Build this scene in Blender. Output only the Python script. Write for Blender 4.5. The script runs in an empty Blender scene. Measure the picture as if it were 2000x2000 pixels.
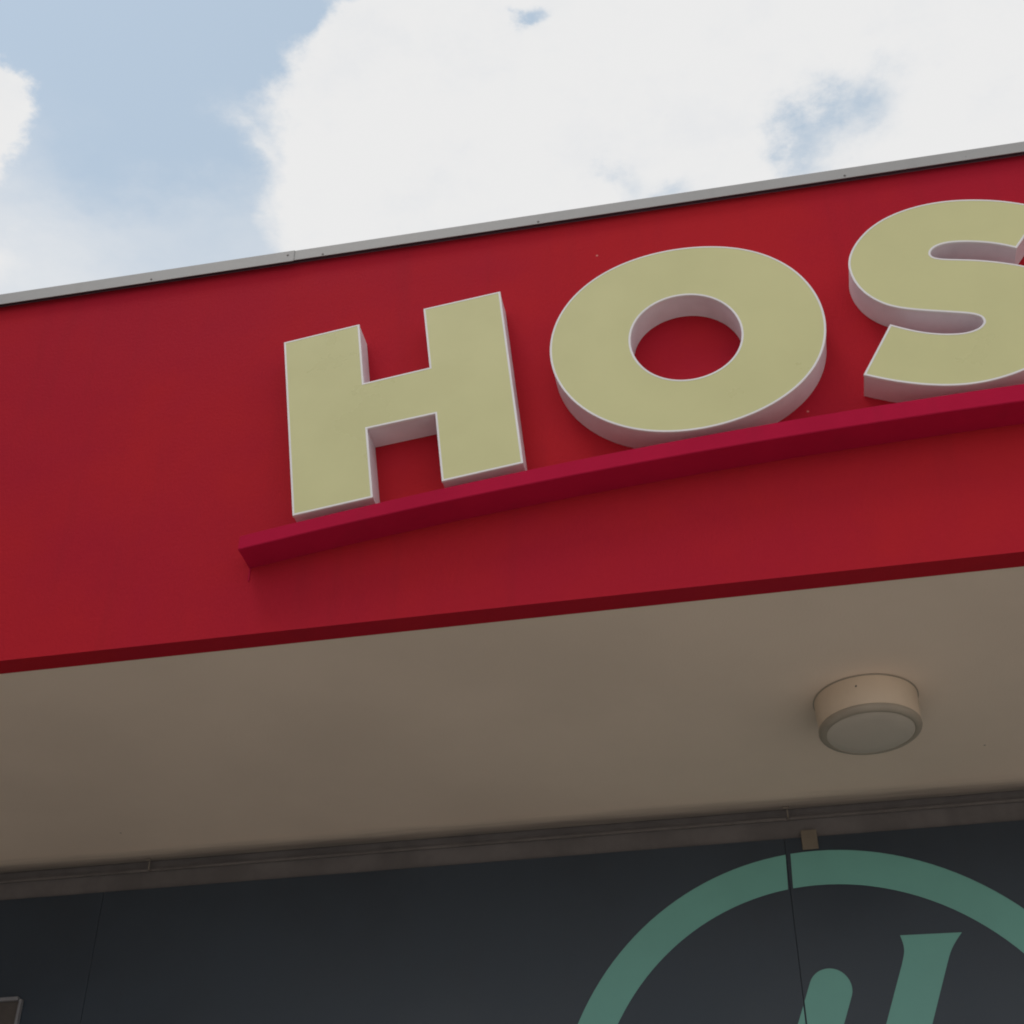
import bpy, bmesh, math, random
from mathutils import Matrix, Vector

random.seed(7)
scene = bpy.context.scene
COL = scene.collection

# ------------------------------------------------------------------ camera
cam_data = bpy.data.cameras.new("camera")
cam = bpy.data.objects.new("camera", cam_data)
COL.objects.link(cam)
cam_data.sensor_width = 36.0
cam_data.lens = 50.04
cam_data.clip_start = 0.05
cam_data.clip_end = 3000.0
R = Matrix(((0.9810335915, 0.1150429118, 0.1560071177),
            (0.1938332971, -0.5877161193, -0.7855051980),
            (0.0013210926, 0.8008463595, -0.5988684022)))
cam.matrix_world = Matrix.Translation((0, 0, 1.6)) @ R.to_4x4()
scene.camera = cam
scene.render.resolution_x = 1024
scene.render.resolution_y = 1024

# ------------------------------------------------------------------ sky
SUN_EL, SUN_AZ = math.radians(62), math.radians(215)     # azimuth clockwise from +Y: behind the camera, to the left
world = bpy.data.worlds.new("World")
scene.world = world
world.use_nodes = True
nt = world.node_tree
nt.nodes.clear()


def nd(tree, kind, **kw):
    n = tree.nodes.new(kind)
    for k, v in kw.items():
        setattr(n, k, v)
    return n


def put(tree, sock, v):
    if isinstance(v, (int, float)):
        sock.default_value = v
    elif isinstance(v, tuple):
        sock.default_value = v
    else:
        tree.links.new(v, sock)


def mth(tree, op, a, b=0.0, c=0.0, clamp=False):
    n = nd(tree, "ShaderNodeMath", operation=op, use_clamp=clamp)
    put(tree, n.inputs[0], a)
    put(tree, n.inputs[1], b)
    put(tree, n.inputs[2], c)
    return n.outputs[0]


def sstep(tree, x, a, b, lo=0.0, hi=1.0):
    n = nd(tree, "ShaderNodeMapRange", interpolation_type='SMOOTHSTEP')
    put(tree, n.inputs['Value'], x)
    n.inputs['From Min'].default_value = a
    n.inputs['From Max'].default_value = b
    n.inputs['To Min'].default_value = lo
    n.inputs['To Max'].default_value = hi
    return n.outputs[0]


def build_sky():
    t = nt
    W = lambda op, a, b=0.0, c=0.0, clamp=False: mth(t, op, a, b, c, clamp)
    sky = nd(t, "ShaderNodeTexSky", sky_type='NISHITA')
    sky.sun_disc = False
    sky.sun_elevation = SUN_EL
    sky.sun_rotation = SUN_AZ
    sky.air_density = 1.0
    sky.dust_density = 2.0
    sky.ozone_density = 1.0
    bg_sky = nd(t, "ShaderNodeBackground")
    bg_sky.inputs['Strength'].default_value = 0.15
    hz = nd(t, "ShaderNodeMix", data_type='RGBA')
    hz.inputs['Factor'].default_value = 0.4
    t.links.new(sky.outputs[0], hz.inputs[6])
    hz.inputs[7].default_value = (5.8, 6.8, 7.1, 1)          # thin high veil
    t.links.new(hz.outputs[2], bg_sky.inputs['Color'])
    bg_cl = nd(t, "ShaderNodeBackground")
    bg_cl.inputs['Strength'].default_value = 1.0
    tc = nd(t, "ShaderNodeTexCoord")
    sp = nd(t, "ShaderNodeSeparateXYZ")
    t.links.new(tc.outputs['Generated'], sp.inputs[0])
    z = W('MAXIMUM', sp.outputs[2], 0.06)
    u0 = W('DIVIDE', sp.outputs[0], z)
    v0 = W('DIVIDE', sp.outputs[1], z)
    cb = nd(t, "ShaderNodeCombineXYZ")
    t.links.new(u0, cb.inputs[0])
    t.links.new(v0, cb.inputs[1])

    def noise(scale, detail, rough, seed):
        n = nd(t, "ShaderNodeTexNoise", noise_dimensions='3D')
        m = nd(t, "ShaderNodeVectorMath", operation='ADD')
        t.links.new(cb.outputs[0], m.inputs[0])
        m.inputs[1].default_value = (seed, seed * 0.7, seed * 1.3)
        t.links.new(m.outputs[0], n.inputs['Vector'])
        n.inputs['Scale'].default_value = scale
        n.inputs['Detail'].default_value = detail
        n.inputs['Roughness'].default_value = rough
        return n.outputs['Fac']
    nA = W('SUBTRACT', noise(13, 6, 0.55, 3.1), 0.5)
    nB = W('SUBTRACT', noise(13, 6, 0.55, 9.7), 0.5)
    nC = noise(9, 6, 0.6, 5.3)
    nD = W('SUBTRACT', noise(42, 7, 0.65, 1.9), 0.5)
    nE = W('SUBTRACT', noise(42, 7, 0.65, 7.7), 0.5)
    u = W('ADD', u0, W('ADD', W('MULTIPLY', nA, 0.11), W('MULTIPLY', nD, 0.035)))
    v = W('ADD', v0, W('ADD', W('MULTIPLY', nB, 0.10), W('MULTIPLY', nE, 0.035)))

    def blob(cu, cv, ru, rv, amp):
        a = W('DIVIDE', W('SUBTRACT', u, cu), ru)
        b = W('DIVIDE', W('SUBTRACT', v, cv), rv)
        d2 = W('ADD', W('MULTIPLY', a, a), W('MULTIPLY', b, b))
        return W('MULTIPLY', W('EXPONENT', W('MULTIPLY', d2, -1.0)), amp)

    # edge of the big cumulus bank: its u as a function of v
    fc = nd(t, "ShaderNodeFloatCurve")
    c = fc.mapping.curves[0]
    pts = [(0.0, 0.45), (0.55, 0.60), (0.62, 0.50), (0.655, 0.41), (0.685, 0.345), (0.74, 0.295), (0.81, 0.25), (0.86, 0.235), (1.0, 0.3)]
    c.points[0].location = pts[0]
    c.points[1].location = pts[-1]
    for p in pts[1:-1]:
        c.points.new(*p)
    fc.mapping.update()
    t.links.new(W('MINIMUM', v, 1.0), fc.inputs['Value'])
    ue = W('SUBTRACT', W('MULTIPLY', fc.outputs[0], 0.5), 0.5)
    blue = sstep(t, W('ADD', W('SUBTRACT', ue, u), W('MULTIPLY', nD, 0.05)), -0.012, 0.026)
    # thin veil over the lower part of the blue gap, and cloud on its left
    veil = W('MULTIPLY', sstep(t, W('ADD', v, W('MULTIPLY', nC, 0.05)), 0.765, 0.85), W('ADD', 0.12, W('MULTIPLY', nC, 0.50)))
    leftc = sstep(t, W('ADD', blob(-0.611, 0.650, 0.068, 0.066, 1.0), blob(-0.70, 0.80, 0.11, 0.11, 0.50)), 0.30, 0.52)
    leftv = W('MULTIPLY', sstep(t, W('SUBTRACT', -0.50, u), 0.0, 0.14), W('MULTIPLY', sstep(t, v, 0.60, 0.76), 0.54))
    strk = W('MULTIPLY', blob(-0.372, 0.742, 0.018, 0.03, 0.8), 1.0)
    keep = W('MULTIPLY', W('SUBTRACT', 1.0, veil, clamp=True), W('SUBTRACT', 1.0, leftc))
    keep = W('MULTIPLY', keep, W('SUBTRACT', 1.0, leftv))
    keep = W('MULTIPLY', keep, W('SUBTRACT', 1.0, strk))
    blue = W('MULTIPLY', blue, keep)
    # small gaps in the bank
    gaps = None
    for b in [(0.126, 0.798, 0.046, 0.036, 0.86), (0.090, 0.842, 0.030, 0.030, 0.6), (-0.080, 0.845, 0.024, 0.024, 0.5),
              (-0.020, 0.862, 0.034, 0.022, 0.6), (-0.120, 0.655, 0.016, 0.014, 0.9)]:
        g = blob(*b)
        gaps = g if gaps is None else W('ADD', gaps, g)
    gaps = W('MULTIPLY', gaps, W('ADD', W('ADD', 0.30, nC), W('MULTIPLY', nD, 0.9)))
    gaps = sstep(t, gaps, 0.06, 0.92)
    blue = W('MAXIMUM', blue, gaps)
    # elsewhere: ordinary broken cloud
    gen = sstep(t, noise(2.2, 8, 0.55, 21.0), 0.54, 0.60)
    du = W('SUBTRACT', u0, -0.15)
    dv = W('SUBTRACT', v0, 0.72)
    dist = W('SQRT', W('ADD', W('MULTIPLY', du, du), W('MULTIPLY', dv, dv)))
    far = sstep(t, dist, 0.62, 0.85)
    mixf = nd(t, "ShaderNodeMix", data_type='FLOAT')
    put(t, mixf.inputs[0], far)
    put(t, mixf.inputs[2], blue)
    put(t, mixf.inputs[3], gen)
    cr = nd(t, "ShaderNodeMix", data_type='RGBA')
    put(t, cr.inputs[0], sstep(t, W('ADD', nC, W('MULTIPLY', nD, 0.5)), 0.45, 0.8))
    cr.inputs[6].default_value = (0.835, 0.835, 0.835, 1)
    cr.inputs[7].default_value = (0.800, 0.808, 0.820, 1)
    t.links.new(cr.outputs[2], bg_cl.inputs['Color'])
    mx = nd(t, "ShaderNodeMixShader")
    put(t, mx.inputs[0], mixf.outputs[0])
    t.links.new(bg_cl.outputs[0], mx.inputs[1])
    t.links.new(bg_sky.outputs[0], mx.inputs[2])
    out = nd(t, "ShaderNodeOutputWorld")
    t.links.new(mx.outputs[0], out.inputs[0])


build_sky()

# ------------------------------------------------------------------ sun (veiled by cloud)
sun_data = bpy.data.lights.new("sun", 'SUN')
sun_data.energy = 0.6
sun_data.angle = math.radians(18)
sun_data.color = (1.0, 0.96, 0.90)
sun = bpy.data.objects.new("sun", sun_data)
COL.objects.link(sun)
sd = Vector((math.sin(SUN_AZ) * math.cos(SUN_EL), math.cos(SUN_AZ) * math.cos(SUN_EL), math.sin(SUN_EL)))
sun.rotation_euler = sd.to_track_quat('Z', 'Y').to_euler()

# ------------------------------------------------------------------ colour management
scene.view_settings.view_transform = 'Standard'
scene.view_settings.look = 'None'
scene.view_settings.exposure = 0.0
scene.view_settings.gamma = 1.0
scene.view_settings.use_curve_mapping = False
scene.cycles.filter_width = 1.9
scene.cycles.max_bounces = 10
scene.cycles.diffuse_bounces = 6


# ------------------------------------------------------------------ materials
def material(name, col, rough=0.5, var=0.06, scale=3.0, bump=0.0, bump_scale=40.0, spots=0.0, streak=0.0, metallic=0.0,
             spec=0.5, spot_col=None, hue2=None):
    m = bpy.data.materials.new(name)
    m.use_nodes = True
    t = m.node_tree
    b = t.nodes["Principled BSDF"]
    tc = nd(t, "ShaderNodeTexCoord")
    src = tc.outputs['Object']
    n = nd(t, "ShaderNodeTexNoise")
    t.links.new(src, n.inputs['Vector'])
    n.inputs['Scale'].default_value = scale
    n.inputs['Detail'].default_value = 6
    n.inputs['Roughness'].default_value = 0.6
    f = sstep(t, n.outputs['Fac'], 0.3, 0.7)
    mx = nd(t, "ShaderNodeMix", data_type='RGBA')
    t.links.new(f, mx.inputs[0])
    c1 = tuple(c * (1 - var) for c in col)
    c2 = hue2 if hue2 else tuple(c * (1 + var) for c in col)
    mx.inputs[6].default_value = (*c1, 1)
    mx.inputs[7].default_value = (*c2, 1)
    colour = mx.outputs[2]
    if streak > 0:      # rain streaks running down the wall
        mp = nd(t, "ShaderNodeMapping")
        t.links.new(src, mp.inputs[0])
        mp.inputs['Scale'].default_value = (14, 14, 0.9)
        s = nd(t, "ShaderNodeTexNoise")
        t.links.new(mp.outputs[0], s.inputs['Vector'])
        s.inputs['Scale'].default_value = 1.0
        s.inputs['Detail'].default_value = 5
        sf = sstep(t, s.outputs['Fac'], 0.52, 0.78, 0.0, streak)
        m2 = nd(t, "ShaderNodeMix", data_type='RGBA')
        t.links.new(sf, m2.inputs[0])
        t.links.new(colour, m2.inputs[6])
        m2.inputs[7].default_value = (*[c * 0.55 + 0.01 for c in col], 1)
        colour = m2.outputs[2]
    if spots > 0:       # specks of dirt
        vo = nd(t, "ShaderNodeTexVoronoi")
        t.links.new(src, vo.inputs['Vector'])
        vo.inputs['Scale'].default_value = 3.2
        vo.inputs['Randomness'].default_value = 1.0
        sf = sstep(t, vo.outputs['Distance'], 0.010, 0.016, spots, 0.0)
        m3 = nd(t, "ShaderNodeMix", data_type='RGBA')
        t.links.new(sf, m3.inputs[0])
        t.links.new(colour, m3.inputs[6])
        m3.inputs[7].default_value = (*(spot_col or tuple(c * 0.3 for c in col)), 1)
        colour = m3.outputs[2]
    t.links.new(colour, b.inputs['Base Color'])
    rr = sstep(t, n.outputs['Fac'], 0.3, 0.7, max(0.05, rough - 0.06), min(1, rough + 0.06))
    t.links.new(rr, b.inputs['Roughness'])
    b.inputs['Metallic'].default_value = metallic
    b.inputs['Specular IOR Level'].default_value = spec
    if bump > 0:
        n2 = nd(t, "ShaderNodeTexNoise")
        t.links.new(src, n2.inputs['Vector'])
        n2.inputs['Scale'].default_value = bump_scale
        n2.inputs['Detail'].default_value = 5
        n3 = nd(t, "ShaderNodeTexNoise")
        t.links.new(src, n3.inputs['Vector'])
        n3.inputs['Scale'].default_value = 2.5
        n3.inputs['Detail'].default_value = 2
        h = mth(t, 'ADD', n2.outputs['Fac'], mth(t, 'MULTIPLY', n3.outputs['Fac'], 4.0))
        bp = nd(t, "ShaderNodeBump")
        bp.inputs['Strength'].default_value = bump
        bp.inputs['Distance'].default_value = 0.002
        t.links.new(h, bp.inputs['Height'])
        t.links.new(bp.outputs[0], b.inputs['Normal'])
    return m


M = dict(
    red=material("red_paint", (0.405, 0.0160, 0.034), 0.5, 0.05, 1.1, 0.6, 90, spots=0.7, streak=0.14, spot_col=(0.6, 0.25, 0.22),
                 hue2=(0.44, 0.0190, 0.027), spec=0.012),
    ledge=material("crimson_paint", (0.43, 0.0115, 0.048), 0.42, 0.06, 3.0, 0.25, 80, spots=0.5, streak=0.2, spec=0.01),
    face=material("lime_acrylic", (0.560, 0.54, 0.262), 0.32, 0.03, 2.2, 0.08, 14, streak=0.025),
    trim=material("white_trim", (0.74, 0.715, 0.725), 0.35, 0.03, 8.0),
    side=material("white_return", (0.73, 0.69, 0.73), 0.45, 0.06, 6.0, 0.15, 60, streak=0.15),
    coping=material("grey_flashing", (0.33, 0.325, 0.325), 0.45, 0.05, 2.5, 0.2, 30, spots=0.4, streak=0.15),
    soffit=material("cream_soffit", (0.79, 0.66, 0.545), 0.8, 0.035, 1.3, 0.35, 140, spots=0.8),
    band=material("taupe_band", (0.14, 0.128, 0.128), 0.75, 0.18, 5.0, 0.5, 60, streak=0.3),
    cove=material("taupe_cove", (0.15, 0.136, 0.132), 0.8, 0.2, 6.0, 0.5, 60),
    panel=material("navy_panel", (0.0255, 0.038, 0.055), 0.42, 0.10, 2.0, 0.12, 60, streak=0.12),
    joint=material("dark_joint", (0.019, 0.023, 0.029), 0.8, 0.1),
    vinyl=material("sea_green_vinyl", (0.15, 0.39, 0.335), 0.45, 0.05, 2.5, 0.05, 30),
    lamp=material("cream_enamel", (0.68, 0.555, 0.43), 0.45, 0.05, 6.0, 0.1, 50),
    bezel=material("aged_bezel", (0.36, 0.31, 0.25), 0.4, 0.08, 6.0, 0.1, 50),
    glass=material("opal_diffuser", (0.56, 0.50, 0.43), 0.45, 0.02, 12.0, spec=0.3),
    screw=material("dull_screw", (0.16, 0.15, 0.145), 0.5, 0.1, metallic=0.6),
    tab=material("beige_tab", (0.17, 0.14, 0.105), 0.6, 0.08, 20.0),
    frame=material("grey_frame", (0.20, 0.20, 0.215), 0.4, 0.08, 8.0),
    brown=material("brown_board", (0.075, 0.062, 0.055), 0.5, 0.25, 5.0, 0.2, 40),
    plaster=material("pale_render", (0.45, 0.42, 0.38), 0.85, 0.08, 2.0, 0.5, 60),
    blocker=material("grey_blocker", (0.09, 0.08, 0.075), 0.8, 0.1, 2.0, 0.4, 50),
    lip_shade=material("painted_lip_shade", (0.15, 0.08, 0.105), 0.8, 0.1, 8.0),
    wire=material("galvanised_wire", (0.22, 0.19, 0.16), 0.5, 0.1, 20.0),
)


def ground_material():
    m = bpy.data.materials.new("paving")
    m.use_nodes = True
    t = m.node_tree
    b = t.nodes["Principled BSDF"]
    tc = nd(t, "ShaderNodeTexCoord")
    n = nd(t, "ShaderNodeTexNoise")
    t.links.new(tc.outputs['Object'], n.inputs['Vector'])
    n.inputs['Scale'].default_value = 1.2
    n.inputs['Detail'].default_value = 8
    mx = nd(t, "ShaderNodeMix", data_type='RGBA')
    t.links.new(sstep(t, n.outputs['Fac'], 0.3, 0.7), mx.inputs[0])
    mx.inputs[6].default_value = (0.46, 0.425, 0.38, 1)
    mx.inputs[7].default_value = (0.58, 0.535, 0.48, 1)
    t.links.new(mx.outputs[2], b.inputs['Base Color'])
    b.inputs['Roughness'].default_value = 0.85
    return m


M['ground'] = ground_material()


def shaded_edge():
    """soffit paint with shade painted in, ragged and darker towards the back edge"""
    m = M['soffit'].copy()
    m.name = "shaded_soffit_edge"
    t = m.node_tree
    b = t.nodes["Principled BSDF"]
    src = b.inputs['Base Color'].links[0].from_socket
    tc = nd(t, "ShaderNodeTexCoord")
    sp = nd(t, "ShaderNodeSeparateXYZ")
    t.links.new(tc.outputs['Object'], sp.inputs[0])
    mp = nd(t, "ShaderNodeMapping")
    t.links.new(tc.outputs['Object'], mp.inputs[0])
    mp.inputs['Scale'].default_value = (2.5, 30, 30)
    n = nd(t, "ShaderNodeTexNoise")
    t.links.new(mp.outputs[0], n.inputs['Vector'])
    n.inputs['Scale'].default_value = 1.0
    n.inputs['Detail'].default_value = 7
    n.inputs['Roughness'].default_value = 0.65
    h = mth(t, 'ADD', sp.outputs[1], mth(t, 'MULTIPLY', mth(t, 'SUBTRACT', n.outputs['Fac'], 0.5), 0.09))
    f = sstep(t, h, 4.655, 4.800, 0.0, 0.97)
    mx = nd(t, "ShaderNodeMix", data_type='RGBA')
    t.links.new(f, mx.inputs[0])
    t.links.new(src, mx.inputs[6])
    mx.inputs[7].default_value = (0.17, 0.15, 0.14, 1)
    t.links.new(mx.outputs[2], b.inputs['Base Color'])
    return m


M['edge'] = shaded_edge()


# ------------------------------------------------------------------ helpers
def link(name, me_or_bm, mat, parent=None, smooth=False):
    if isinstance(me_or_bm, bmesh.types.BMesh):
        me = bpy.data.meshes.new(name)
        bmesh.ops.recalc_face_normals(me_or_bm, faces=me_or_bm.faces)
        me_or_bm.to_mesh(me)
        me_or_bm.free()
    else:
        me = me_or_bm
    if not me.materials:
        me.materials.append(mat)
    if smooth:
        for p in me.polygons:
            p.use_smooth = True
    o = bpy.data.objects.new(name, me)
    COL.objects.link(o)
    if parent:
        o.parent = parent
        o.matrix_parent_inverse = parent.matrix_world.inverted()
    return o


def thing(name, label, cat, loc=(0, 0, 0), group=None):
    o = bpy.data.objects.new(name, None)
    o.location = loc
    o.matrix_world = Matrix.Translation(loc)
    COL.objects.link(o)
    o['label'] = label
    o['category'] = cat
    if group:
        o['group'] = group
    return o


def box_into(bm, x0, x1, y0, y1, z0, z1, bevel=0.0):
    r = bmesh.ops.create_cube(bm, size=1.0)
    vs = r['verts']
    bmesh.ops.scale(bm, vec=(x1 - x0, y1 - y0, z1 - z0), verts=vs)
    bmesh.ops.translate(bm, vec=((x0 + x1) / 2, (y0 + y1) / 2, (z0 + z1) / 2), verts=vs)
    if bevel > 0:
        es = list({e for v in vs for e in v.link_edges})
        bmesh.ops.bevel(bm, geom=es, offset=bevel, segments=2, affect='EDGES', profile=0.6)


def box(name, x0, x1, y0, y1, z0, z1, mat, parent=None, bevel=0.0):
    bm = bmesh.new()
    box_into(bm, x0, x1, y0, y1, z0, z1, bevel)
    return link(name, bm, mat, parent)


def profile_x(name, prof, x0, x1, mat, parent=None, caps=True):
    """extrude a closed (y, z) profile along x"""
    bm = bmesh.new()
    a = [bm.verts.new((x0, y, z)) for y, z in prof]
    b = [bm.verts.new((x1, y, z)) for y, z in prof]
    n = len(prof)
    for i in range(n):
        bm.faces.new((a[i], a[(i + 1) % n], b[(i + 1) % n], b[i]))
    if caps:
        bm.faces.new(a)
        bm.faces.new(b[::-1])
    bmesh.ops.triangulate(bm, faces=[f for f in bm.faces if len(f.verts) > 4])
    return link(name, bm, mat, parent)


def lathe(name, prof, cx, cy, mat, parent=None, n=96):
    """prof: list of (radius, z); spun about the vertical through (cx, cy)"""
    bm = bmesh.new()
    rings = []
    for r, z in prof:
        if r < 1e-6:
            rings.append([bm.verts.new((cx, cy, z))])
        else:
            rings.append([bm.verts.new((cx + r * math.cos(2 * math.pi * k / n), cy + r * math.sin(2 * math.pi * k / n), z)) for k in range(n)])
    for A, B in zip(rings, rings[1:]):
        for k in range(n):
            k2 = (k + 1) % n
            if len(A) == 1:
                bm.faces.new((A[0], B[k], B[k2]))
            elif len(B) == 1:
                bm.faces.new((A[k], B[0], A[k2]))
            else:
                bm.faces.new((A[k], B[k], B[k2], A[k2]))
    o = link(name, bm, mat, parent, smooth=True)
    mod = o.modifiers.new("edges", 'EDGE_SPLIT')
    mod.split_angle = math.radians(35)
    return o


def catmull(pts, sub=6):
    out = []
    n = len(pts)
    for i in range(n - 1):
        p0 = pts[max(i - 1, 0)]
        p1, p2 = pts[i], pts[i + 1]
        p3 = pts[min(i + 2, n - 1)]
        for k in range(sub):
            s = k / sub
            out.append(tuple(0.5 * ((2 * p1[j]) + (-p0[j] + p2[j]) * s + (2 * p0[j] - 5 * p1[j] + 4 * p2[j] - p3[j]) * s * s +
                                    (-p0[j] + 3 * p1[j] - 3 * p2[j] + p3[j]) * s ** 3) for j in range(2)))
    out.append(tuple(pts[-1]))
    return out


def relax(pts, it=2):
    for _ in range(it):
        pts = [pts[0]] + [tuple(0.25 * pts[i - 1][j] + 0.5 * pts[i][j] + 0.25 * pts[i + 1][j] for j in range(2)) for i in range(1, len(pts) - 1)] + [pts[-1]]
    return pts


def area(p):
    return 0.5 * sum(p[i][0] * p[(i + 1) % len(p)][1] - p[(i + 1) % len(p)][0] * p[i][1] for i in range(len(p)))


def offset(p, d):
    """shrink a loop by d (into the letter for an outer loop; for a hole pass -d)"""
    s = 1 if area(p) > 0 else -1
    n = len(p)
    out = []
    for i in range(n):
        a, b, c = Vector(p[i - 1]), Vector(p[i]), Vector(p[(i + 1) % n])
        e1, e2 = (b - a).normalized(), (c - b).normalized()
        n1, n2 = Vector((-e1.y, e1.x)) * s, Vector((-e2.y, e2.x)) * s
        m = (n1 + n2)
        m = m / max(0.4, m.length_squared) * 2.0
        q = b + m * d
        out.append((q.x, q.y))
    return out


def fill_loops(loops, y, bm=None):
    bm = bm or bmesh.new()
    es = []
    for lp in loops:
        vs = [bm.verts.new((x, y, z)) for x, z in lp]
        for i in range(len(vs)):
            es.append(bm.edges.new((vs[i], vs[(i + 1) % len(vs)])))
    bmesh.ops.triangle_fill(bm, use_beauty=True, edges=es, normal=(0, -1, 0))
    return bm


def strip(bm, la, ya, lb, yb):
    n = len(la)
    A = [bm.verts.new((x, ya, z)) for x, z in la]
    B = [bm.verts.new((x, yb, z)) for x, z in lb]
    for i in range(n):
        j = (i + 1) % n
        bm.faces.new((A[i], A[j], B[j], B[i]))


# ------------------------------------------------------------------ setting: ground
bm = bmesh.new()
bmesh.ops.create_grid(bm, x_segments=1, y_segments=1, size=1500)
g = link("ground", bm, M['ground'])
g['kind'] = 'structure'

# ------------------------------------------------------------------ building
XL, XR = -5.2, 7.8
YF = 3.30            # front of the fascia
YW = 4.80            # wall plane under the canopy
ZB = 3.785           # underside of the fascia
bld = thing("building", "red fronted building with a cream soffit and navy panelled wall below the canopy", "building", (0, YW, 0))
profile_x("fascia", [(YF, ZB), (YF + 0.072, ZB), (YF + 0.072, 5.33), (YF, 5.33)], XL, XR, M['red'], bld)
# the soffit's back edge rolls up out of sight, with shade painted darker towards the wall band
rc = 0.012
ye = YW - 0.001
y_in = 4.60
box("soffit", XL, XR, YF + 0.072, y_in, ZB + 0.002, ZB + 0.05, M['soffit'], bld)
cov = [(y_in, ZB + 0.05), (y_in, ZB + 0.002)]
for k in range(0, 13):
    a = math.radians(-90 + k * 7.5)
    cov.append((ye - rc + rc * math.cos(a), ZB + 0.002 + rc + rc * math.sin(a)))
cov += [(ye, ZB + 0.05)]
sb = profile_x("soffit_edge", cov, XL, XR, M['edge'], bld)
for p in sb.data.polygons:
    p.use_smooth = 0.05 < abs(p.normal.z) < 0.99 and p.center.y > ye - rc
box("cover_strip", XL, XR, YW - 0.012, YW - 0.0005, ZB - 0.038, ZB - 0.028, M['cove'], bld, 0.002)
box("wall_band", XL, XR, YW, YW + 0.15, 3.60, ZB + 0.14, M['band'], bld)
box("wall_core", XL, XR, YW + 0.002, YW + 0.17, 0.0, 3.60, M['joint'], bld)
xs = [-5.08, -2.526, 0.0255, 2.58, 5.13, 7.70]
for a, b in zip(xs, xs[1:]):
    box("wall_panel", a + 0.0007, b - 0.0007, YW - 0.013, YW - 0.001, 0.05, 3.676, M['panel'], bld, 0.001)
box("side_wall", XL - 0.2, XL, YF + 0.001, YW + 4.0, 0.0, 5.30, M['plaster'], bld)
box("side_wall", XR, XR + 0.2, YF + 0.001, YW + 4.0, 0.0, 5.30, M['plaster'], bld)
box("roof", XL, XR, YF + 0.072, YW + 4.0, 5.10, 5.25, M['plaster'], bld)


def coping(x0, x1, zlow, yfront):
    prof = [(yfront, zlow), (yfront + 0.0022, zlow), (yfront + 0.0022, 5.3625), (YF + 0.13, 5.3825), (YF + 0.13, 5.30),
            (YF + 0.133, 5.30), (YF + 0.133, 5.3860), (yfront, 5.3660)]
    return profile_x("coping_section", prof, x0, x1, M['coping'], bld, caps=False)


c1 = coping(XL - 0.02, -1.437, 5.3140, YF - 0.0290)
c2 = coping(-1.462, 2.20, 5.3190, YF - 0.0265)
c3 = coping(2.175, XR + 0.02, 5.3170, YF - 0.0290)


def screw_mesh():
    bm = bmesh.new()
    r = bmesh.ops.create_cone(bm, cap_ends=True, segments=10, radius1=0.0050, radius2=0.0034, depth=0.0030)
    bmesh.ops.rotate(bm, verts=bm.verts, matrix=Matrix.Rotation(math.radians(90), 3, 'X'))
    r2 = bmesh.ops.create_cone(bm, cap_ends=True, segments=16, radius1=0.0072, radius2=0.0072, depth=0.0012)
    bmesh.ops.rotate(bm, verts=r2['verts'], matrix=Matrix.Rotation(math.radians(90), 3, 'X'))
    bmesh.ops.translate(bm, vec=(0, 0.0020, 0), verts=r2['verts'])
    me = bpy.data.meshes.new("screw")
    bm.to_mesh(me)
    bm.free()
    return me


SCREW = screw_mesh()
for x, z, c, yy in [(-1.971, 5.3265, c1, 0.0300), (-1.461, 5.3465, c1, 0.0300), (-1.331, 5.3275, c2, 0.0275), (-0.560, 5.3290, c2, 0.0275),
                    (0.4755, 5.3300, c2, 0.0275), (1.30, 5.3300, c2, 0.0275), (-2.85, 5.3265, c1, 0.0300), (2.9, 5.3275, c3, 0.0300)]:
    s = link("screw", SCREW, M['screw'], c)
    s.location = (x, YF - yy, z)
    s.scale = (0.9, 0.9, 0.9)

# unseen block added on the left to darken the soffit, fascia and lamp
box("light_blocker", XL - 3.0, XL - 0.001, -2.6, YF + 0.0005, 0.0, 5.9, M['blocker'], bld)

# dark-coloured strip painted as the shadow under the coping lip
box("coping_shade", XL, XR, YF - 0.003, YF + 0.072, 5.3305, 5.3610, M['lip_shade'], bld)

# hooks left in the cove at the panel joints
for hx in (0.048, -2.352):
    bm = bmesh.new()
    box_into(bm, hx - 0.0025, hx + 0.0025, YW - 0.030, YW - 0.026, ZB - 0.034, ZB - 0.006, 0.001)
    box_into(bm, hx - 0.014, hx + 0.006, YW - 0.040, YW - 0.034, ZB - 0.006, ZB - 0.001, 0.001)
    box_into(bm, hx - 0.002, hx + 0.002, YW - 0.030, YW - 0.001, ZB - 0.038, ZB - 0.034, 0.0005)
    link("hook", bm, M['wire'], bld)

# ------------------------------------------------------------------ curved ledge under the letters
def zl(x):
    t = (x - 1.2) ** 2
    return 4.21968 - 0.026513 * t - 0.000286 * t * t


def zu(x):
    t = (x - 1.2) ** 2
    return 4.28257 - 0.030363 * t


lg = thing("sign_ledge", "curved crimson ledge arching under the raised letters across the red fascia", "ledge", (1.2, YF, 4.2))
x0, x1, n = -1.4570, 3.857, 90
YLF = 3.3 - 0.102
bm = bmesh.new()
secs = []
for i in range(n + 1):
    x = x0 + (x1 - x0) * i / n
    a, b = zl(x), zu(x)
    bv = 0.0025
    secs.append([bm.verts.new((x, y, z)) for y, z in ((YF - 0.0005, a), (YLF + bv, a), (YLF, a + bv), (YLF, b - bv), (YLF + bv, b), (YF - 0.0005, b))])
for A, B in zip(secs, secs[1:]):
    for k in range(6):
        bm.faces.new((A[k], A[(k + 1) % 6], B[(k + 1) % 6], B[k]))
bm.faces.new(secs[0])
bm.faces.new(secs[-1][::-1])
link("ledge_board", bm, M['ledge'], lg)
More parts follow.
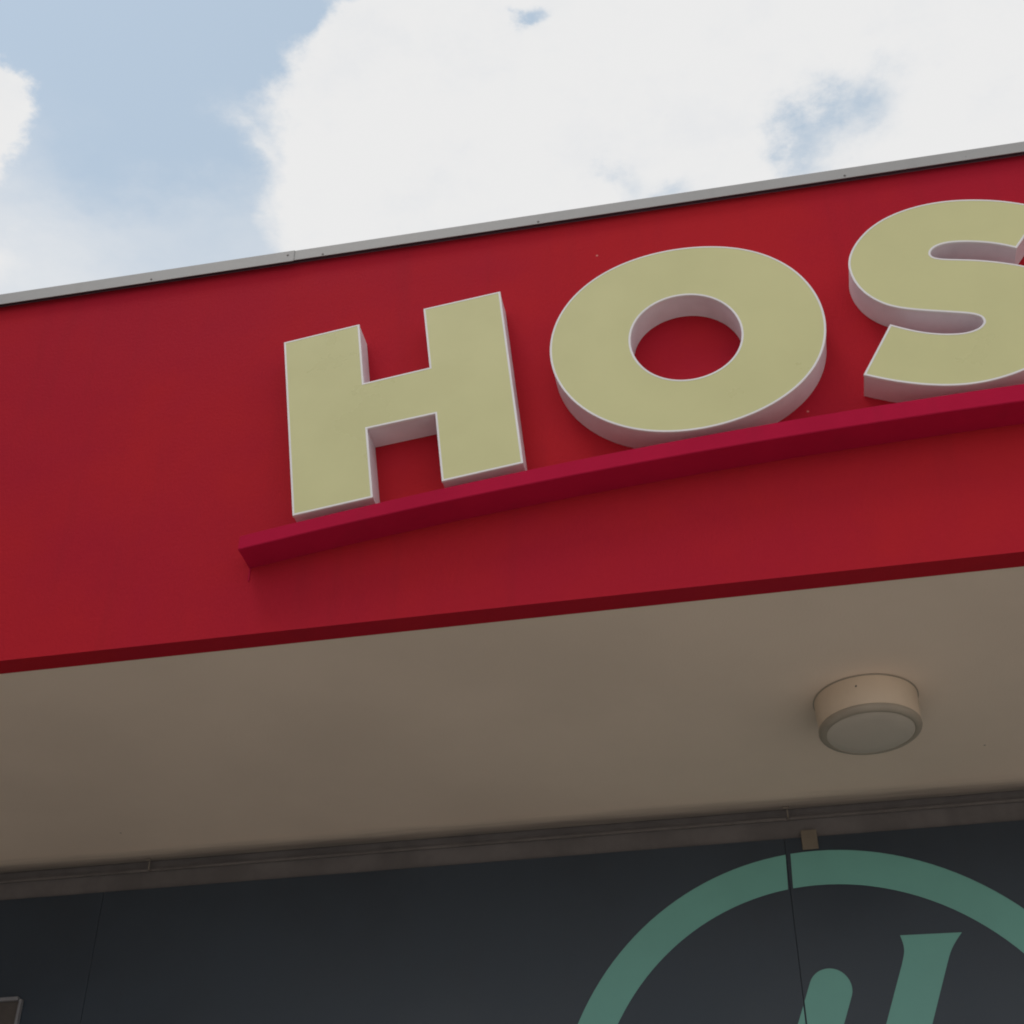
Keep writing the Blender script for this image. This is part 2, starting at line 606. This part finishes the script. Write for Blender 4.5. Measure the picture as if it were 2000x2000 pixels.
# narrow run of filler left on the fascia below the ledge's end
box("sealant_drip", -1.4570, -1.4530, YF - 0.003, YF - 0.0005, zl(x0) - 0.045, zl(x0) - 0.001, M['screw'], lg, 0.0008).data.materials[0] = M['ledge']

# ------------------------------------------------------------------ letters
YLT = 3.3 - 0.096
H = [(-1.4025, 4.8499), (-1.1473, 4.8848), (-1.1148, 4.6212), (-0.9023, 4.6501), (-0.9326, 4.9141), (-0.6769, 4.9443), (-0.6027, 4.2181), (-0.8479, 4.1858), (-0.8774, 4.4536), (-1.0908, 4.4289), (-1.0563, 4.1579), (-1.3021, 4.1246)]
O_OUT = [(-0.5177, 4.6478), (-0.5138, 4.7008), (-0.5022, 4.7525), (-0.4834, 4.8018), (-0.4578, 4.8476), (-0.426, 4.889), (-0.3887, 4.9254), (-0.3467, 4.9562), (-0.3007, 4.9811), (-0.2516, 5.0003), (-0.2002, 5.0138), (-0.1472, 5.0217), (-0.0934, 5.0242), (-0.0398, 5.0214), (0.0129, 5.0133), (0.0638, 4.9996), (0.1121, 4.9802), (0.157, 4.9549), (0.1978, 4.9236), (0.2339, 4.8866), (0.2647, 4.8442), (0.2895, 4.7971), (0.3079, 4.7464), (0.3194, 4.6935), (0.3237, 4.6395), (0.3205, 4.5861), (0.3098, 4.5345), (0.2917, 4.4859), (0.2664, 4.4411), (0.2345, 4.4008), (0.1967, 4.3653), (0.154, 4.335), (0.1072, 4.3098), (0.0574, 4.2899), (0.0056, 4.2752), (-0.0473, 4.266), (-0.1006, 4.2625), (-0.1534, 4.2647), (-0.2053, 4.2728), (-0.2554, 4.2871), (-0.3033, 4.3075), (-0.3483, 4.334), (-0.3896, 4.3663), (-0.4265, 4.4039), (-0.4581, 4.4464), (-0.4836, 4.493), (-0.5023, 4.5427), (-0.5138, 4.5947)]
O_IN = [(-0.2651, 4.6412), (-0.2629, 4.6714), (-0.2558, 4.7006), (-0.2439, 4.7279), (-0.2272, 4.7525), (-0.2062, 4.7736), (-0.1816, 4.7905), (-0.1541, 4.8026), (-0.1247, 4.8096), (-0.0945, 4.8112), (-0.0647, 4.8073), (-0.0361, 4.7982), (-0.0097, 4.7842), (0.0138, 4.7657), (0.0338, 4.7434), (0.05, 4.718), (0.0619, 4.6902), (0.0693, 4.6609), (0.072, 4.6309), (0.0698, 4.6009), (0.0626, 4.572), (0.0505, 4.5449), (0.0335, 4.5203), (0.0123, 4.4992), (-0.0127, 4.4822), (-0.0404, 4.4699), (-0.0699, 4.4626), (-0.1002, 4.4608), (-0.1301, 4.4644), (-0.1585, 4.4733), (-0.1847, 4.4872), (-0.208, 4.5056), (-0.2277, 4.5279), (-0.2436, 4.5534), (-0.2553, 4.5814), (-0.2625, 4.6109)]
S_A = [(0.5055, 4.575), (0.5399, 4.5536), (0.5819, 4.5309), (0.6246, 4.5152), (0.6681, 4.5052), (0.7122, 4.5003), (0.7498, 4.5098), (0.7721, 4.5326), (0.767, 4.5529), (0.7517, 4.5675), (0.7263, 4.5769), (0.6829, 4.5885), (0.6176, 4.6075), (0.5515, 4.6268), (0.513, 4.6475), (0.4796, 4.674), (0.4478, 4.714), (0.4263, 4.7627), (0.4184, 4.8163), (0.4203, 4.8581), (0.4331, 4.8982), (0.4622, 4.9496), (0.5025, 4.9921), (0.5521, 5.0292), (0.6199, 5.0552), (0.6954, 5.0684), (0.7682, 5.0671), (0.8384, 5.0544), (0.907, 5.0361), (0.9769, 5.0044), (1.031, 4.9698)]
S_B = [(0.9169, 4.8151), (0.8817, 4.8364), (0.8475, 4.8527), (0.8032, 4.8663), (0.758, 4.8772), (0.7159, 4.8804), (0.6811, 4.8714), (0.6627, 4.847), (0.6688, 4.8268), (0.6904, 4.8153), (0.7448, 4.8042), (0.7894, 4.7929), (0.8332, 4.7784), (0.876, 4.7613), (0.9223, 4.7403), (0.9747, 4.7072), (1.0139, 4.6591), (1.0298, 4.5999), (1.0256, 4.5423), (1.0034, 4.4827), (0.9669, 4.4267), (0.9163, 4.3741), (0.8804, 4.3481), (0.8377, 4.3302), (0.7869, 4.3149), (0.7418, 4.3065), (0.6977, 4.3033), (0.6543, 4.3047), (0.603, 4.3124), (0.5479, 4.3261), (0.485, 4.3492), (0.4432, 4.3687), (0.4013, 4.3903)]


def smooth_loop(p, sub):
    q = catmull([p[-1]] + p + [p[0], p[1]], sub)
    return q[sub:sub * (len(p) + 1)]


def letter(name, label, outer, holes, base):
    t = thing(name, label, "sign letter", base)
    t['group'] = "raised letters on the red fascia"
    loops = [(outer, 1)] + [(h, -1) for h in holes]
    # returns (the metal sides)
    bm = bmesh.new()
    for lp, s in loops:
        strip(bm, offset(lp, 0.0012 * s), YLT + 0.004, offset(lp, 0.0012 * s), YF - 0.0008)
    link("side_return", bm, M['side'], t)
    # trim cap: a thin white rim clipped round the face
    bm = bmesh.new()
    for lp, s in loops:
        strip(bm, lp, YLT + 0.009, lp, YLT + 0.0012)
        strip(bm, lp, YLT + 0.0012, offset(lp, 0.0012 * s), YLT)
        strip(bm, offset(lp, 0.0012 * s), YLT, offset(lp, 0.0066 * s), YLT)
        strip(bm, offset(lp, 0.0066 * s), YLT, offset(lp, 0.0066 * s), YLT + 0.0035)
    link("trim_cap", bm, M['trim'], t)
    bm = fill_loops([offset(lp, 0.0060 * s) for lp, s in loops], YLT + 0.0006)
    link("face", bm, M['face'], t)
    # back tray, closing the letter against the fascia
    bm = fill_loops([offset(lp, 0.002 * s) for lp, s in loops], YF - 0.0012)
    link("back_tray", bm, M['side'], t)
    return t


letter("sign_letter", "pale lime letter H with white rim, first of the raised letters", H, [], (-1.0, YF, 4.2))
letter("sign_letter", "pale lime round letter O raised on the fascia, between the H and the S",
       smooth_loop(O_OUT, 3), [smooth_loop(O_IN, 3)], (-0.1, YF, 4.3))
S_loop = catmull(relax(S_A, 1), 4)[:-1] + [S_A[-1]] + catmull(relax(S_B, 1), 4)
letter("sign_letter", "pale lime letter S cut off by the right edge of the photo", S_loop, [], (0.73, YF, 4.34))

# ------------------------------------------------------------------ round bulkhead lamp on the soffit (unlit)
LX, LY = 0.3205, 4.036
lamp = thing("ceiling_lamp", "round cream bulkhead lamp, unlit, on the beige soffit above the green logo", "lamp", (LX, LY, ZB))
zt = ZB + 0.001
zb = 3.682
lathe("housing", [(0.150, zt), (0.158, zt), (0.158, zt - 0.003), (0.1545, zb + 0.012), (0.1535, zb + 0.008), (0.140, zb + 0.008)], LX, LY, M['lamp'], lamp)
lathe("bezel", [(0.1530, zb + 0.0095), (0.1560, zb + 0.006), (0.1562, zb - 0.001), (0.1535, zb - 0.006), (0.1480, zb - 0.0105),
                (0.1405, zb - 0.0130), (0.1350, zb - 0.0125), (0.1335, zb - 0.0100)], LX, LY, M['bezel'], lamp)
lathe("diffuser", [(0.1345, zb - 0.0090), (0.1330, zb - 0.0115), (0.120, zb - 0.0150), (0.09, zb - 0.0185), (0.045, zb - 0.0205), (0.0, zb - 0.0210)],
      LX, LY, M['glass'], lamp)
lathe("gasket", [(0.1600, ZB + 0.0015), (0.1612, ZB + 0.001), (0.1612, ZB - 0.0015), (0.1575, ZB - 0.002)], LX, LY, M['bezel'], lamp)
sc = link("screw", SCREW, M['screw'], lamp)
ang = math.radians(-102)
sc.location = (LX + 0.1575 * math.cos(ang), LY + 0.1575 * math.sin(ang), ZB - 0.032)
sc.scale = (0.6, 0.6, 0.6)
sc.rotation_euler = (0, 0, ang + math.radians(90))

# ------------------------------------------------------------------ sea green logo on the wall panels
CX, CZ, RO, RI = 0.129, 2.6825, 0.9400, 0.8165
YV = YW - 0.013 - 0.0008
logo = thing("wall_logo", "sea green ring logo with slanted strokes inside it on the navy wall panels", "logo", (CX, YV, CZ - RO))


def extrude_flat(name, loop, parent, mat, th=0.0007, y=YV):
    bm = fill_loops([loop], y)
    r = bmesh.ops.extrude_face_region(bm, geom=bm.faces[:])
    vs = [e for e in r['geom'] if isinstance(e, bmesh.types.BMVert)]
    bmesh.ops.translate(bm, vec=(0, th, 0), verts=vs)
    return link(name, bm, mat, parent)


def ring_part(xa_o, xa_i, sgn):
    """arc from the top cut to the bottom cut, on one side"""
    a_to = math.acos((xa_o - CX) / RO)
    a_ti = math.acos((xa_i - CX) / RI)
    a_b = math.acos((0.030 + sgn * 0.009 - CX) / RO)
    a_bi = math.acos((0.030 + sgn * 0.009 - CX) / RI)
    n = 72
    out, inn = [], []
    for k in range(n + 1):
        s = k / n
        if sgn > 0:
            ao = a_to + (-a_b - a_to) * s
            ai = a_ti + (-a_bi - a_ti) * s
        else:
            ao = a_to + (2 * math.pi - a_b - a_to) * s
            ai = a_ti + (2 * math.pi - a_bi - a_ti) * s
        out.append((CX + RO * math.cos(ao), CZ + RO * math.sin(ao)))
        inn.append((CX + RI * math.cos(ai), CZ + RI * math.sin(ai)))
    return out + inn[::-1]


extrude_flat("ring_half", ring_part(0.0410, 0.0360, 1), logo, M['vinyl'])
extrude_flat("ring_half", ring_part(0.0240, 0.0185, -1), logo, M['vinyl'])

# rounded stroke, cut where the panel joint crosses it
SL = 0.4157        # dx per dz of the slant
top = []
cx0, cz0, rr = 0.1170, 3.1420, 0.0690
dirv = Vector((SL, 1.0)).normalized()
perp = Vector((dirv.y, -dirv.x))
for k in range(25):
    a = math.radians(180 - k * 7.5)
    p = Vector((cx0, cz0)) + perp * rr * math.cos(a) + dirv * rr * math.sin(a) * 1.0
    top.append((p.x, p.y))
L = 0.62
bl = Vector((cx0, cz0)) - perp * rr - dirv * L
br = Vector((cx0, cz0)) + perp * rr - dirv * L
stroke = top + [(br.x, br.y), (bl.x, bl.y)]


def clip_x(loop, xc, keep_right):
    out = []
    n = len(loop)
    ins = lambda p: (p[0] >= xc) if keep_right else (p[0] <= xc)
    for i in range(n):
        a, b = loop[i], loop[(i + 1) % n]
        if ins(a):
            out.append(a)
        if ins(a) != ins(b):
            s = (xc - a[0]) / (b[0] - a[0])
            out.append((xc, a[1] + (b[1] - a[1]) * s))
    return out


extrude_flat("rounded_stroke", clip_x(stroke, 0.0285, True), logo, M['vinyl'])
extrude_flat("rounded_stroke", clip_x(stroke, 0.0225, False), logo, M['vinyl'])

# flared stroke
left_e = catmull([(0.3651, 3.3056), (0.3705, 3.2760), (0.3690, 3.2480), (0.3562, 3.2104)], 5)
right_e = catmull([(0.4999, 3.2039), (0.5165, 3.2400), (0.5370, 3.2710), (0.5632, 3.3019)], 5)
fl = left_e + [(0.2767, 3.0213), (0.2767 - 0.19, 3.0213 - 0.46), (0.4193 - 0.19, 3.013 - 0.452), (0.4193, 3.013)] + right_e
for nm, lp in (("flared_stroke", clip_x(fl, 0.0285, True)),):
    extrude_flat(nm, lp, logo, M['vinyl'])

# ------------------------------------------------------------------ beige tab hanging from the band
bm = bmesh.new()
box_into(bm, 0.0845, 0.1400, YW - 0.0200, YW - 0.0145, 3.6275, 3.700, 0.003)
box_into(bm, 0.0885, 0.1360, YW - 0.0145, YW - 0.0008, 3.684, 3.698, 0.0)
tab = link("metal_clip", bm, M['tab'])
tab['label'] = "small beige clip hooked over the wall panel top just above the green ring"
tab['category'] = "clip"

# ------------------------------------------------------------------ framed board low on the left
fb = thing("notice_frame", "pale framed dark brown board on the navy wall at the lower left corner", "frame", (-3.2, YW - 0.014, 2.2))
fx0, fx1, fz0, fz1 = -3.66, -2.764, 2.05, 3.292
yb = YW - 0.0135
box("backing_board", fx0 + 0.006, fx1 - 0.006, yb - 0.008, yb, fz0 + 0.006, fz1 - 0.006, M['brown'], fb)
box("top_rail", fx0, fx1 - 0.016, yb - 0.020, yb - 0.0005, fz1 - 0.014, fz1, M['frame'], fb, 0.0015)
box("bottom_rail", fx0, fx1, yb - 0.020, yb - 0.0005, fz0, fz0 + 0.012, M['frame'], fb, 0.0015)
box("side_rail", fx1 - 0.010, fx1, yb - 0.020, yb - 0.0005, fz0 + 0.013, fz1 - 0.010, M['frame'], fb, 0.0015)
box("side_rail", fx0, fx0 + 0.010, yb - 0.020, yb - 0.0005, fz0 + 0.013, fz1 - 0.015, M['frame'], fb, 0.0015)
